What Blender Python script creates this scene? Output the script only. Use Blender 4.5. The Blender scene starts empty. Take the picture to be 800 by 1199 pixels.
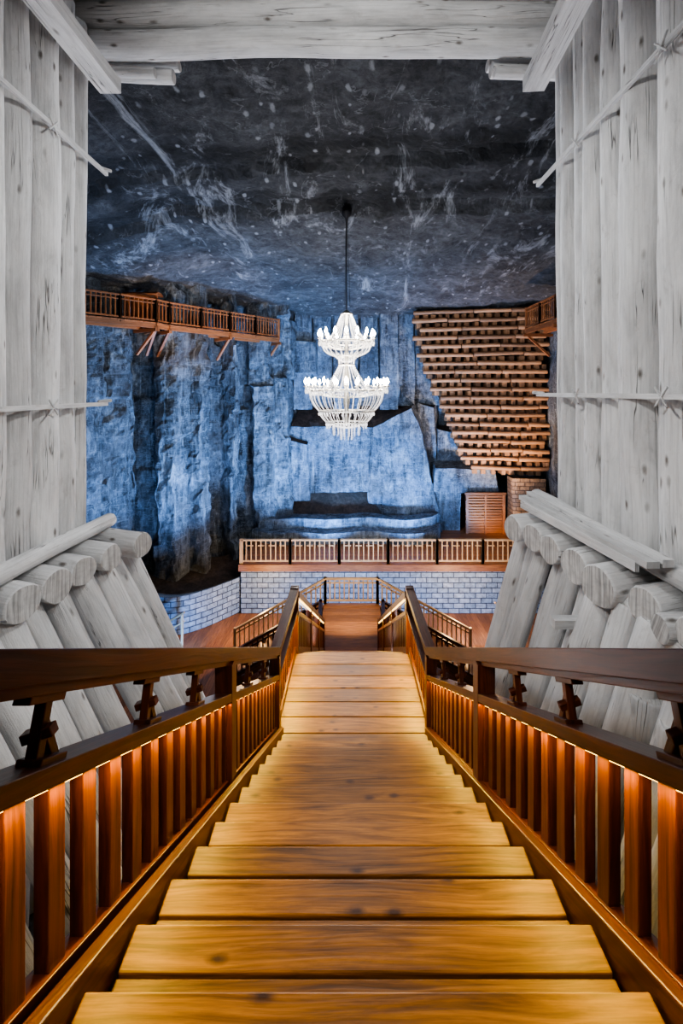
import bpy, math, random
from mathutils import Vector, Matrix, noise
random.seed(7)
V = Vector
sc = bpy.context.scene
try: sc.view_settings.look = 'AgX - Medium High Contrast'
except Exception: pass
ZOFF = 10.1     # chamber floor ends up at z = 0

# ------------------------------------------------------------------ materials
def newmat(name):
    m = bpy.data.materials.new(name); m.use_nodes = True
    nt = m.node_tree
    b = nt.nodes["Principled BSDF"]
    return m, nt, b
def N(nt, t, **k):
    n = nt.nodes.new(t)
    for a, v in k.items():
        setattr(n, a, v)
    return n
def ramp(nt, fac, stops):
    r = N(nt, "ShaderNodeValToRGB")
    e = r.color_ramp.elements
    while len(e) < len(stops): e.new(0.5)
    for i, (p, c) in enumerate(stops):
        e[i].position = p
        e[i].color = (c[0], c[1], c[2], 1) if isinstance(c, (tuple, list)) else (c, c, c, 1)
    nt.links.new(fac, r.inputs[0])
    return r.outputs[0]
def mixc(nt, fac, a, b, mode='MIX'):
    m = N(nt, "ShaderNodeMix", data_type='RGBA', blend_type=mode)
    if isinstance(fac, float): m.inputs[0].default_value = fac
    else: nt.links.new(fac, m.inputs[0])
    for s, i in ((a, 6), (b, 7)):
        if isinstance(s, tuple): m.inputs[i].default_value = (*s, 1)
        else: nt.links.new(s, m.inputs[i])
    return m.outputs[2]
def math_n(nt, op, a, b):
    m = N(nt, "ShaderNodeMath", operation=op)
    for i, s in enumerate((a, b)):
        if isinstance(s, (int, float)): m.inputs[i].default_value = s
        else: nt.links.new(s, m.inputs[i])
    return m.outputs[0]
def mapping(nt, src, scale, rot=(0, 0, 0)):
    mp = N(nt, "ShaderNodeMapping"); mp.inputs[3].default_value = scale; mp.inputs[2].default_value = rot
    nt.links.new(src, mp.inputs[0]); return mp.outputs[0]
def noise_n(nt, vec, scale, detail=6, rough=0.6, dist=0.0):
    n = N(nt, "ShaderNodeTexNoise")
    n.inputs["Scale"].default_value = scale; n.inputs["Detail"].default_value = detail
    n.inputs["Roughness"].default_value = rough; n.inputs["Distortion"].default_value = dist
    nt.links.new(vec, n.inputs["Vector"]); return n.outputs[0]
def vor2(nt, vec):
    vo = N(nt, "ShaderNodeTexVoronoi", voronoi_dimensions='2D'); vo.inputs["Scale"].default_value = 1.0
    nt.links.new(vec, vo.inputs["Vector"])
    sel = N(nt, "ShaderNodeSeparateColor"); nt.links.new(vo.outputs["Color"], sel.inputs[0])
    return vo.outputs["Distance"], sel.outputs[0]
def bump(nt, b, h, strength, dist=0.02):
    bp = N(nt, "ShaderNodeBump"); bp.inputs["Strength"].default_value = strength
    bp.inputs["Distance"].default_value = dist
    nt.links.new(h, bp.inputs["Height"]); nt.links.new(bp.outputs[0], b.inputs["Normal"])

def wood(name, dark, light, rough=0.4, knot=(0.05, 0.02, 0.01), vary=0.45, knots=True, bstr=0.25, gr=(9, 0.7, 1)):
    m, nt, b = newmat(name)
    uv = N(nt, "ShaderNodeTexCoord").outputs["UV"]
    warp = noise_n(nt, mapping(nt, uv, (3, .8, 1)), 1.2, 2, .5)
    cmb = N(nt, "ShaderNodeCombineXYZ"); nt.links.new(math_n(nt, 'MULTIPLY', warp, .10), cmb.inputs[0])
    av = N(nt, "ShaderNodeVectorMath", operation='ADD'); nt.links.new(uv, av.inputs[0]); nt.links.new(cmb.outputs[0], av.inputs[1])
    uvw = av.outputs[0]
    g = noise_n(nt, mapping(nt, uvw, gr), 3.0, 8, 0.65, .6)
    rings = noise_n(nt, mapping(nt, uvw, (38, .8, 1)), 1.6, 3, 0.5)
    fine = noise_n(nt, mapping(nt, uv, (110, 4, 1)), 2.0, 4, 0.6)
    col = ramp(nt, g, [(0.32, dark), (0.5, tuple((a + c) / 2 for a, c in zip(dark, light))), (0.68, light)])
    col = mixc(nt, 1.0, col, ramp(nt, rings, [(0.36, 0.62), (0.56, 1.08)]), 'MULTIPLY')
    col = mixc(nt, 1.0, col, ramp(nt, fine, [(0.3, 0.75), (0.6, 1.0)]), 'MULTIPLY')
    at = N(nt, "ShaderNodeAttribute", attribute_name="rnd")
    rv = ramp(nt, at.outputs["Fac"], [(0.0, 1.0 - vary), (1.0, 1.0 + vary * 0.4)])
    col = mixc(nt, 1.0, col, rv, 'MULTIPLY')
    if knots:
        dist, sel = vor2(nt, mapping(nt, uv, (7.0, 3.2, 1)))
        jj = noise_n(nt, uv, 14, 3, .6)
        dist = math_n(nt, 'ADD', dist, math_n(nt, 'MULTIPLY', math_n(nt, 'SUBTRACT', jj, .5), .12))
        ok = ramp(nt, sel, [(0.70, 0.0), (0.72, 1.0)])
        k = ramp(nt, dist, [(0.04, 1.0), (0.16, 0.0)])
        col = mixc(nt, math_n(nt, 'MULTIPLY', k, ok), col, knot)
    nt.links.new(col, b.inputs["Base Color"])
    b.inputs["Roughness"].default_value = rough
    bump(nt, b, rings, bstr, 0.006)
    return m

def whitewash(name):
    m, nt, b = newmat(name)
    uv = N(nt, "ShaderNodeTexCoord").outputs["UV"]
    big = noise_n(nt, mapping(nt, uv, (2.6, .8, 1)), 1.8, 8, .65, .4)
    col = ramp(nt, big, [(0.32, (0.58, 0.58, 0.58)), (0.5, (0.75, 0.75, 0.75)), (0.68, (0.87, 0.87, 0.87))])
    st = noise_n(nt, mapping(nt, uv, (26, 0.9, 1)), 2.0, 6, .6)
    col = mixc(nt, 1.0, col, ramp(nt, st, [(0.34, 0.82), (0.52, 1.0)]), 'MULTIPLY')
    cr = noise_n(nt, mapping(nt, uv, (9, 0.35, 1)), 1.6, 3, .5, .5)
    cm = ramp(nt, cr, [(0.490, 0.0), (0.5, 0.9), (0.510, 0.0)])
    gate = ramp(nt, noise_n(nt, mapping(nt, uv, (3, .9, 1)), 1.3, 2, .5), [(0.52, 0.0), (0.60, 1.0)])
    cm = math_n(nt, 'MULTIPLY', cm, gate)
    col = mixc(nt, cm, col, (0.10, 0.095, 0.09))
    dist, sel = vor2(nt, mapping(nt, uv, (7.0, 2.9, 1)))
    jj = noise_n(nt, uv, 11, 4, .6)
    dist = math_n(nt, 'ADD', dist, math_n(nt, 'MULTIPLY', math_n(nt, 'SUBTRACT', jj, .5), .14))
    ok = ramp(nt, sel, [(0.68, 0.0), (0.92, 1.0)])
    k = math_n(nt, 'MULTIPLY', ramp(nt, dist, [(0.04, .95), (0.15, 0.0)]), ok)
    col = mixc(nt, k, col, (0.17, 0.15, 0.13))
    di = noise_n(nt, mapping(nt, uv, (3.5, 1.5, 1)), 3.0, 10, .74, .5)
    col = mixc(nt, ramp(nt, di, [(0.57, 0.0), (0.76, 0.55)]), col, (0.31, 0.29, 0.27))
    at = N(nt, "ShaderNodeAttribute", attribute_name="rnd")
    col = mixc(nt, 1.0, col, ramp(nt, at.outputs["Fac"], [(0.0, .76), (1.0, 1.0)]), 'MULTIPLY')
    nt.links.new(col, b.inputs["Base Color"]); b.inputs["Roughness"].default_value = .7
    h = math_n(nt, 'SUBTRACT', math_n(nt, 'MULTIPLY', st, .5), cm)
    h = math_n(nt, 'SUBTRACT', h, math_n(nt, 'MULTIPLY', k, .6))
    h = math_n(nt, 'ADD', h, math_n(nt, 'MULTIPLY', di, .8))
    bump(nt, b, h, .8, 0.016)
    return m

def rock(name, dark, light, white, wamt=0.5, sc1=0.5, stretch=(1, 1, 1), wstretch=(.9, .55, .5), dots=False, veins=.3, brown=0.0, contrast=.4, bstr=.9, ledge_shade=False, drips=False):
    m, nt, b = newmat(name)
    oc = N(nt, "ShaderNodeTexCoord").outputs["Object"]
    p = mapping(nt, oc, stretch)
    big = noise_n(nt, p, sc1, 12, 0.68, 0.5)
    col = ramp(nt, big, [(0.36, dark), (0.5, tuple((a * .55 + c * .45) for a, c in zip(dark, light))), (0.64, light)])
    med = noise_n(nt, p, sc1 * 6, 12, 0.78, 0.3)
    col = mixc(nt, 1.0, col, ramp(nt, med, [(0.36, contrast), (0.5, .85), (0.62, 1.35)]), 'MULTIPLY')
    if ledge_shade:
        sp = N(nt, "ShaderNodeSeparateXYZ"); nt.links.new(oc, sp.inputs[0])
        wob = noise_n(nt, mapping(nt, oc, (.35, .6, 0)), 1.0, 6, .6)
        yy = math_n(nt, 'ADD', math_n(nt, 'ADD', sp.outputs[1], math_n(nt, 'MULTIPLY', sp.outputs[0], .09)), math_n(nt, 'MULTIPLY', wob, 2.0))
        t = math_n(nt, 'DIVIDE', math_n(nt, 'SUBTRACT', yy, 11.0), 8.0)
        band = ramp(nt, t, [(0.0, .9), (0.20, .85), (0.27, .2), (0.34, .32), (0.38, .85), (0.47, .85), (0.52, .2), (0.60, .5), (0.66, 1.0), (1.0, 1.2)])  # dark bands painted in as the shade of the ceiling ledges
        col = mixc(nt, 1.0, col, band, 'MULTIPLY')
    if drips:   # salt run-off down the vertical faces
        dr = noise_n(nt, mapping(nt, oc, (5.5, 5.5, .28)), 1.0, 10, .72, .3)
        col = mixc(nt, ramp(nt, dr, [(0.54, 0.0), (0.68, 0.55)]), col, white)
        dk = noise_n(nt, mapping(nt, oc, (2.6, 2.6, .3)), 1.0, 10, .72, .3)
        col = mixc(nt, 1.0, col, ramp(nt, dk, [(0.37, .2), (0.51, 1.0)]), 'MULTIPLY')
        wv = noise_n(nt, mapping(nt, oc, (.5, .5, 3.2)), 1.0, 5, .6, 1.2)
        col = mixc(nt, ramp(nt, wv, [(0.485, 0.0), (0.5, 0.45), (0.515, 0.0)]), col, white)
    s = noise_n(nt, mapping(nt, oc, wstretch), sc1 * 1.3, 15, 0.78, 1.0)
    sm = ramp(nt, s, [(0.55, 0.0), (0.64, wamt)])
    col = mixc(nt, sm, col, white)
    if veins > 0:
        vn = noise_n(nt, mapping(nt, oc, (0.8, 1.3, 1.2)), sc1 * 1.4, 5, .55, .6)
        vm = ramp(nt, vn, [(0.493, 0.0), (0.5, veins), (0.507, 0.0)])
        g2 = ramp(nt, noise_n(nt, oc, sc1 * 2, 3, .6), [(0.45, 0.0), (0.6, 1.0)])
        col = mixc(nt, math_n(nt, 'MULTIPLY', vm, g2), col, white)
    if dots:
        for sc_, thr, rr_ in (((1.25, .80, 1), .25, .92), ((2.3, 1.5, 1), .80, 1.0)):
            d_, sel = vor2(nt, mapping(nt, oc, sc_))
            j = noise_n(nt, oc, 6, 3, .6)
            dd = math_n(nt, 'ADD', d_, math_n(nt, 'MULTIPLY', math_n(nt, 'SUBTRACT', j, .5), .14))
            dd = ramp(nt, dd, [(0.055 * rr_, 0.7), (0.11 * rr_, 0.0)])
            msk = ramp(nt, sel, [(thr, 0.0), (min(1, thr + .4), 1.0)])
            col = mixc(nt, math_n(nt, 'MULTIPLY', dd, msk), col, white)
    if brown > 0:
        bn = noise_n(nt, oc, 0.45, 6, .6)
        col = mixc(nt, ramp(nt, bn, [(0.52, 0.0), (0.64, brown)]), col, (0.07, 0.05, 0.038))
    nt.links.new(col, b.inputs["Base Color"])
    b.inputs["Roughness"].default_value = 0.65
    fine = noise_n(nt, p, sc1 * 16, 12, 0.8)
    bump(nt, b, math_n(nt, 'ADD', med, math_n(nt, 'MULTIPLY', fine, .7)), bstr, 0.3)
    return m

def brick(name, c1, c2, mortar, bw=0.5, bh=0.235):
    m, nt, b = newmat(name)
    uv = N(nt, "ShaderNodeTexCoord").outputs["UV"]
    br = N(nt, "ShaderNodeTexBrick")
    br.inputs["Scale"].default_value = 1.0
    br.inputs["Brick Width"].default_value = bw; br.inputs["Row Height"].default_value = bh
    br.inputs["Mortar Size"].default_value = 0.022; br.inputs["Mortar Smooth"].default_value = 0.3
    br.inputs["Color1"].default_value = (*c1, 1); br.inputs["Color2"].default_value = (*c2, 1)
    br.inputs["Mortar"].default_value = (*mortar, 1)
    nt.links.new(uv, br.inputs["Vector"])
    n = noise_n(nt, uv, 5, 10, .75)
    col = mixc(nt, 1.0, br.outputs["Color"], ramp(nt, n, [(0.35, 0.45), (0.62, 1.15)]), 'MULTIPLY')
    nt.links.new(col, b.inputs["Base Color"]); b.inputs["Roughness"].default_value = .7
    inv = math_n(nt, 'SUBTRACT', 1.0, br.outputs["Fac"])
    bump(nt, b, inv, 0.9, 0.04)
    return m
def plain(name, c, rough=.5, metal=0.0, emis=None, es=0.0):
    m, nt, b = newmat(name)
    oc = N(nt, "ShaderNodeTexCoord").outputs["Object"]
    n = noise_n(nt, oc, 9, 4, .6)
    col = mixc(nt, ramp(nt, n, [(0.35, 0.0), (0.65, 1.0)]), tuple(x * .8 for x in c), c)
    nt.links.new(col, b.inputs["Base Color"])
    b.inputs["Roughness"].default_value = rough; b.inputs["Metallic"].default_value = metal
    if emis:
        b.inputs["Emission Color"].default_value = (*emis, 1); b.inputs["Emission Strength"].default_value = es
    return m

M_tread = wood("tread_wood", (0.11, 0.052, 0.011), (0.36, 0.190, 0.042), 0.42, knot=(0.04, 0.016, 0.006), vary=.45)
M_rail = wood("varnished_red_wood", (0.060, 0.014, 0.006), (0.16, 0.042, 0.016), 0.36, vary=.35, knots=False)
M_white = whitewash("whitewashed_log")
M_whend = wood("whitewashed_log_end", (0.55, 0.54, 0.53), (0.76, 0.755, 0.74), 0.85, vary=.15, knots=False, gr=(4, 4, 1))
M_pale = wood("pale_railing_wood", (0.42, 0.28, 0.17), (0.68, 0.50, 0.33), 0.5, vary=.2, knots=False)
M_orange = wood("walkway_wood", (0.17, 0.058, 0.020), (0.38, 0.145, 0.05), 0.5, vary=.4, knots=False)
M_crib = wood("brown_log", (0.20, 0.10, 0.046), (0.46, 0.245, 0.12), 0.65, vary=.55, knots=False, bstr=.6)
M_floor = wood("floor_planks", (0.19, 0.072, 0.03), (0.40, 0.18, 0.075), 0.45, vary=.4, knots=False)
M_ceil = rock("rock_ceiling", (0.038, 0.039, 0.043), (0.125, 0.130, 0.140), (0.44, 0.455, 0.48), .85, .5, (1, 1.3, 1), wstretch=(1.0, .34, .5), dots=True, veins=.4, contrast=.3, ledge_shade=True)
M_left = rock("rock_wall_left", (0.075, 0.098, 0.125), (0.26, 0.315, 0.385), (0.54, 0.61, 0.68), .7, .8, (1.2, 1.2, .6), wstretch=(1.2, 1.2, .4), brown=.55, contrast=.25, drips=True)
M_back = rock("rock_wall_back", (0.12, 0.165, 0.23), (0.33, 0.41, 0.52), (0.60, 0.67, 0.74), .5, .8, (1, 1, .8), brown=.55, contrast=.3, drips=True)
M_dark = rock("rock_dark", (0.035, 0.035, 0.04), (0.11, 0.11, 0.12), (0.3, 0.3, 0.3), .3, .6)
M_ledge = rock("rock_soil_ledge_shade", (0.045, 0.032, 0.024), (0.14, 0.095, 0.07), (0.20, 0.17, 0.15), .3, .9, veins=0)  # brown soil tone; on ledge tops the darkness also paints their shade
M_brick = brick("painted_block", (0.33, 0.42, 0.55), (0.20, 0.29, 0.42), (0.05, 0.075, 0.12))
M_brick2 = brick("brown_stone_block", (0.26, 0.16, 0.09), (0.16, 0.10, 0.06), (0.05, 0.03, 0.02), .5, .22)
M_led = plain("led_strip_glow", (1, .8, .4), emis=(1, .6, .15), es=6)
M_metal = plain("dark_metal", (0.10, 0.10, 0.11), .4, .9)
M_brass = plain("chandelier_metal", (0.60, 0.56, 0.48), .3, .9)
M_bulb = plain("bulb_glow", (1, 1, 1), emis=(1, .9, .80), es=170)
M_crys, _nt, _b = newmat("salt_crystal")
_b.inputs["Base Color"].default_value = (0.9, 0.88, 0.86, 1); _b.inputs["Roughness"].default_value = .12
_b.inputs["Transmission Weight"].default_value = .5
_b.inputs["Emission Color"].default_value = (1, .92, .85, 1); _b.inputs["Emission Strength"].default_value = .35  # faint glow added so the crystals glimmer; only the bulbs are lamps
M_green = plain("board_green", (0.05, 0.16, 0.15), .5)

# ------------------------------------------------------------------ mesh builder
class MB:
    def __init__(s): s.v=[]; s.f=[]; s.uv=[]; s.r=[]; s.mi=[]; s.sm=[]
    def add(s, verts, faces, uvs, mi=0, smooth=False, r=None):
        o = len(s.v); r = random.random() if r is None else r
        s.v += [tuple(x) for x in verts]; s.r += [r]*len(verts)
        for k, (f, u) in enumerate(zip(faces, uvs)):
            s.f.append([i+o for i in f]); s.uv.append(u)
            s.mi.append(mi[k] if isinstance(mi, list) else mi)
            s.sm.append(smooth[k] if isinstance(smooth, list) else smooth)
    def beam(s, p0, p1, w, h, mi=0, up=(0, 0, 1)):
        p0, p1 = V(p0), V(p1); a = (p1-p0); L = a.length; a.normalize(); up = V(up)
        if abs(a.dot(up)) > .99: up = V((0, 1, 0))
        sd = a.cross(up).normalized(); u = sd.cross(a).normalized()
        vs = []
        for p in (p0, p1):
            for i, j in ((-1,-1),(1,-1),(1,1),(-1,1)):
                vs.append(p + sd*(i*w/2) + u*(j*h/2))
        fs = [(0,1,2,3),(7,6,5,4),(0,4,5,1),(1,5,6,2),(2,6,7,3),(3,7,4,0)]
        o1, o2 = random.random()*9, random.random()*9
        uvs = [[(o1,o2),(o1+w,o2),(o1+w,o2+h*.3),(o1,o2+h*.3)]]*2
        q = 0
        for d in (w, h, w, h):
            uvs.append([(o1+q,o2),(o1+q,o2+L),(o1+q+d,o2+L),(o1+q+d,o2)]); q += d
        s.add(vs, fs, uvs, mi)
    def box(s, a, b, mi=0, along='x'):
        a, b = V(a), V(b); c = (a+b)/2; d = b-a
        if along == 'x': s.beam((a.x,c.y,c.z),(b.x,c.y,c.z),abs(d.y),abs(d.z),mi)
        elif along == 'y': s.beam((c.x,a.y,c.z),(c.x,b.y,c.z),abs(d.x),abs(d.z),mi)
        else: s.beam((c.x,c.y,a.z),(c.x,c.y,b.z),abs(d.x),abs(d.y),mi,up=(0,1,0))
    def log(s, p0, p1, r0, r1=None, n=16, bend=.012, rough=.05, mi=0, mend=1, step=.3):
        p0, p1 = V(p0), V(p1); r1 = r1 or r0
        a = p1-p0; L = a.length; a.normalize()
        up = V((0,0,1)) if abs(a.z) < .9 else V((0,1,0))
        sd = a.cross(up).normalized(); u = sd.cross(a).normalized()
        R = max(2, int(L/step)); seed = random.random()*100
        vs = []; ts = [0.0, .02/L*1.0] + [i/R for i in range(1, R)] + [1-.02/L, 1.0]
        for k, t in enumerate(ts):
            c = p0 + a*(L*t)
            c += sd*(bend*2*noise.noise(V((seed, t*L*.7, 0)))) + u*(bend*2*noise.noise(V((0, t*L*.7, seed))))
            rr = r0+(r1-r0)*t
            if k in (0, len(ts)-1): rr *= .93
            for i in range(n):
                th = 2*math.pi*i/n
                q = rr*(1+rough*2*noise.noise(V((math.cos(th)*1.2+seed, math.sin(th)*1.2, t*L*1.5))))
                vs.append(c + sd*(q*math.cos(th)) + u*(q*math.sin(th)))
        fs=[]; uvs=[]; mis=[]; sm=[]; o1=random.random()*9; o2=random.random()*9
        for k in range(len(ts)-1):
            for i in range(n):
                j=(i+1)%n
                fs.append((k*n+i,k*n+j,(k+1)*n+j,(k+1)*n+i))
                w=2*math.pi*r0/n
                uvs.append([(o1+i*w,o2+ts[k]*L),(o1+(i+1)*w,o2+ts[k]*L),(o1+(i+1)*w,o2+ts[k+1]*L),(o1+i*w,o2+ts[k+1]*L)])
                mis.append(mi); sm.append(True)
        for base, rev in ((0, True), ((len(ts)-1)*n, False)):
            ids=list(range(base, base+n)); 
            if rev: ids=ids[::-1]
            fs.append(ids)
            uvs.append([(o1+math.cos(6.283*i/n)*r0, o2+math.sin(6.283*i/n)*r0) for i in range(n)])
            mis.append(mend); sm.append(False)
        s.add(vs, fs, uvs, mis, sm)
    def octa(s, c, r, hz, mi=0):
        c=V(c)
        vs=[c+V((r,0,0)),c+V((0,r,0)),c+V((-r,0,0)),c+V((0,-r,0)),c+V((0,0,hz)),c+V((0,0,-hz))]
        fs=[(0,1,4),(1,2,4),(2,3,4),(3,0,4),(1,0,5),(2,1,5),(3,2,5),(0,3,5)]
        s.add(vs,fs,[[(0,0),(1,0),(0,1)]]*8,mi)
    def lathe(s, prof, c, n=24, mi=0):
        c=V(c); vs=[]; 
        for r,z in prof:
            for i in range(n):
                th=6.28318*i/n; vs.append(c+V((r*math.cos(th),r*math.sin(th),z)))
        fs=[];uvs=[]
        for k in range(len(prof)-1):
            for i in range(n):
                j=(i+1)%n; fs.append((k*n+i,k*n+j,(k+1)*n+j,(k+1)*n+i)); uvs.append([(0,0),(1,0),(1,1),(0,1)])
        s.add(vs,fs,uvs,mi,True)
    def build(s, name, mats, bevel=0.0, parent=None):
        me=bpy.data.meshes.new(name); me.from_pydata(s.v,[],s.f)
        for m in mats: me.materials.append(m)
        ul=me.uv_layers.new(name="UVMap"); flat=[]
        for u in s.uv:
            for q in u: flat += [q[0],q[1]]
        ul.data.foreach_set("uv", flat)
        at=me.attributes.new("rnd",'FLOAT','POINT'); at.data.foreach_set("value", s.r)
        me.polygons.foreach_set("material_index", s.mi)
        me.polygons.foreach_set("use_smooth", s.sm)
        me.update()
        o=bpy.data.objects.new(name, me); sc.collection.objects.link(o)
        if bevel>0:
            b=o.modifiers.new("bevel",'BEVEL'); b.width=bevel; b.segments=2; b.limit_method='ANGLE'
        if parent: o.parent=parent
        return o

def disp(p, amp, s=.6, o=4):
    q = V(p)*s
    return V((noise.fractal(q+V((11,0,0)),.8,2.1,o), noise.fractal(q+V((0,23,0)),.8,2.1,o), noise.fractal(q+V((0,0,37)),.8,2.1,o)*.5))*amp

def grid_wall(mb, path, z0, z1, step=.3, amp=.15, zfun=None, mi=0, freq=.6, smooth=True, oct=4):
    pts=[]; acc=0; 
    for (x0,y0),(x1,y1) in zip(path[:-1],path[1:]):
        L=math.hypot(x1-x0,y1-y0); n=max(1,int(L/step))
        for i in range(n):
            t=i/n; pts.append((x0+(x1-x0)*t,y0+(y1-y0)*t,acc+L*t))
        acc+=L
    pts.append((*path[-1],acc))
    nz=max(1,int((z1-z0)/step)); vs=[];fs=[];uvs=[]
    for k in range(nz+1):
        z=z0+(z1-z0)*k/nz
        for x,y,l in pts:
            p=V((x,y,z)); 
            if zfun: p=zfun(p,k/nz)
            vs.append(p+(disp(p,amp,freq,oct) if amp else V((0,0,0))))
    m=len(pts)
    for k in range(nz):
        for i in range(m-1):
            fs.append((k*m+i,k*m+i+1,(k+1)*m+i+1,(k+1)*m+i))
            za=z0+(z1-z0)*k/nz; zb=z0+(z1-z0)*(k+1)/nz
            uvs.append([(pts[i][2],za),(pts[i+1][2],za),(pts[i+1][2],zb),(pts[i][2],zb)])
    mb.add(vs,fs,uvs,mi,smooth)

def rock_prism(mb, front, back, step=.22, amp=.12, mi=0, topmi=None):
    """closed rock block: front ring and back ring of corners, each face gridded"""
    n=len(front); quads=[]
    for i in range(n):
        j=(i+1)%n; quads.append((front[i],front[j],back[j],back[i]))
    def patch(a,b,c,d,m):
        a,b,c,d=map(V,(a,b,c,d))
        nu=max(1,int(max((b-a).length,(c-d).length)/step)); nv=max(1,int(max((d-a).length,(c-b).length)/step))
        vs=[];fs=[];uvs=[]
        for k in range(nv+1):
            for i in range(nu+1):
                p=(a*(1-i/nu)+b*(i/nu))*(1-k/nv)+(d*(1-i/nu)+c*(i/nu))*(k/nv)
                vs.append(p+disp(p,amp,.9,6))
        for k in range(nv):
            for i in range(nu):
                w=nu+1; fs.append((k*w+i,k*w+i+1,(k+1)*w+i+1,(k+1)*w+i)); uvs.append([(0,0),(1,0),(1,1),(0,1)])
        mb.add(vs,fs,uvs,m,False)
    for q in quads:
        e1=V(q[1])-V(q[0]); e2=V(q[3])-V(q[0]); nn=e1.cross(e2)
        up=abs(nn.normalized().z)>.55 if nn.length>1e-6 else False
        patch(*q, topmi if (up and topmi is not None and sum(p[2] for p in q)/4 > sum(p[2] for p in front)/n) else mi)
    if n==4: patch(front[0],front[1],front[2],front[3],mi)
    else:
        c=sum((V(p) for p in front),V((0,0,0)))/n
        for i in range(n):
            patch(front[i],front[(i+1)%n],c,c,mi)

# ------------------------------------------------------------------ main staircase
SL=0.5778; RUN=.3085; RISE=RUN*SL
def nz(d): return -1-SL*d
XL,XR=-.77,.87
mb=MB()
d0=1.275-5*RUN
for i in range(12):
    y1=d0-i*.24; mb.box((XL-.1,y1-.235,nz(d0)-.05),(XR+.1,y1,nz(d0)),0)
ds=[1.275+RUN*i for i in range(-4,14)]
for d in ds[:-1]:
    z=nz(d); g=.005
    mb.box((XL,d-RUN*.45+g,z-.045),(XR,d,z),0)
    mb.box((XL,d-RUN-.03,z-.049),(XR,d-RUN*.45-g,z-.004),0)
    mb.box((XL+.02,d-.045,z-RISE),(XR-.02,d-.02,z-.045),0)
dl0=ds[-2]; zl=-4.06; dl1=6.84
n=7; wv=(dl1-dl0)/n
for i in range(n):
    mb.box((XL-.1,dl0+i*wv,zl-.05),(XR+.13,dl0+(i+1)*wv-.012,zl),0)
mb.box((XL-.1,dl1-.06,zl-.25),(XR+.13,dl1-.01,zl-.05),0)
nr=22; rz=(8.06-4.06)/nr; rr=(13.7-dl1)/nr
for i in range(nr-1):
    z=zl-rz*(i+1); y=dl1+rr*i
    mb.box((XL,y-.02,z-.045),(XR,y+rr/2-.003,z),0)
    mb.box((XL,y+rr/2+.003,z-.045),(XR,y+rr+.03,z),0)
    mb.box((XL+.02,y-.03,z-.01),(XR-.02,y-.005,z+rz-.04),0)
for x in (XL-.035,XR+.035):
    mb.beam((x,-.3,nz(-.3)-.16),(x,5.1,nz(5.1)-.16),.05,.36,1)
    mb.beam((x,dl1,zl-.22),(x,13.65,-8.06-.16),.05,.36,1)
for y,zt in ((5.9,zl-.05),(9.5,-5.9)):
    for x in (XL,XR): mb.box((x-.09,y-.09,-10.1),(x+.09,y+.09,zt-.2),1,'z')
mb.build("wooden_staircase",[M_tread,M_rail],bevel=.006)

# ------------------------------------------------------------------ stair railings
def railing(side):
    mb=MB(); xo = -.90 if side<0 else .97
    P=lambda d,h: (xo,d,nz(d)+h)
    a,b=-.25,5.25; k=-side
    mb.beam(P(a,.945),P(b,.945),.125,.085)                 # hand rail
    mb.beam(P(a,.885),P(b,.885),.075,.04)
    mb.beam(P(a,.635),P(b,.635),.12,.05)                   # intermediate rail
    mb.beam(P(a,.600),P(b,.600),.06,.025)
    mb.beam(P(a,.0),P(b,.0),.075,.08)                    # bottom rail
    d=a+.08
    while d<b-.08:
        mb.box((xo-.0225,d-.0375,nz(d)+.0),(xo+.0225,d+.0375,nz(d)+.61),0,'z'); d+=.165
    for d in (.2,3.18,5.27):
        mb.box((xo-.062,d-.062,nz(d)-.35),(xo+.062,d+.062,nz(d)+.90),0,'z')
    for d in (.62,1.28,1.95,2.55,3.85,4.55):                # carved brackets between rails
        z=nz(d)
        mb.beam((xo,d-.055,z+.665+.032),(xo,d+.055,z+.665-.032),.075,.03)
        mb.beam((xo-.0,d-.035,z+.68),(xo+.0,d+.02,z+.86),.035,.035)
        mb.beam((xo-.0,d+.045,z+.64),(xo+.0,d+.0,z+.78),.032,.03)
        mb.beam((xo,d-.075,z+.855+.043),(xo,d+.075,z+.855-.043),.05,.03)
        mb.beam((xo-.045,d-.01,z+.74),(xo+.045,d-.01,z+.77),.03,.03,0,up=(0,1,0))
    for (h,w,t) in ((.945,.125,.085),(.635,.11,.05),(.05,.075,.08)):
        mb.beam((xo,5.25,zl+h),(xo*.97,6.9,zl+h),w,t)
    d=5.4
    while d<6.8:
        mb.box((xo-.0225,d-.0375,zl+.05),(xo+.0225,d+.0375,zl+.62),0,'z'); d+=.165
    mb.box((xo*.97-.062,6.86,zl-.3),(xo*.97+.062,6.98,zl+1.0),0,'z')
    s2=4.0/(13.7-6.84)
    Q=lambda d,h:(xo*.95,d,-4.06-s2*(d-6.84)+h)
    for (h,w,t) in ((.93,.12,.09),(.64,.1,.06),(.05,.075,.09)):
        mb.beam(Q(6.9,h),Q(13.7,h),w,t)
    d=7.1
    while d<13.6:
        q=Q(d,0); mb.box((q[0]-.025,d-.04,q[2]+.05),(q[0]+.025,d+.04,q[2]+.62),0,'z'); d+=.2
    for d in (9.2,11.5,13.75):
        q=Q(d,0); mb.box((q[0]-.06,d-.06,q[2]-.25),(q[0]+.06,d+.06,q[2]+.98),0,'z')
    x=xo+k*.015
    mb.beam((x,a,nz(a)+.583),(x,b,nz(b)+.583),.012,.006,1)
    q0,q1=Q(7.1,.86),Q(13.5,.86)
    mb.beam((q0[0]+k*.04,q0[1],q0[2]),(q1[0]+k*.04,q1[1],q1[2]),.02,.02,1)
    mb.build("stair_railing",[M_rail,M_led],bevel=.008)
railing(-1); railing(1)

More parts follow.
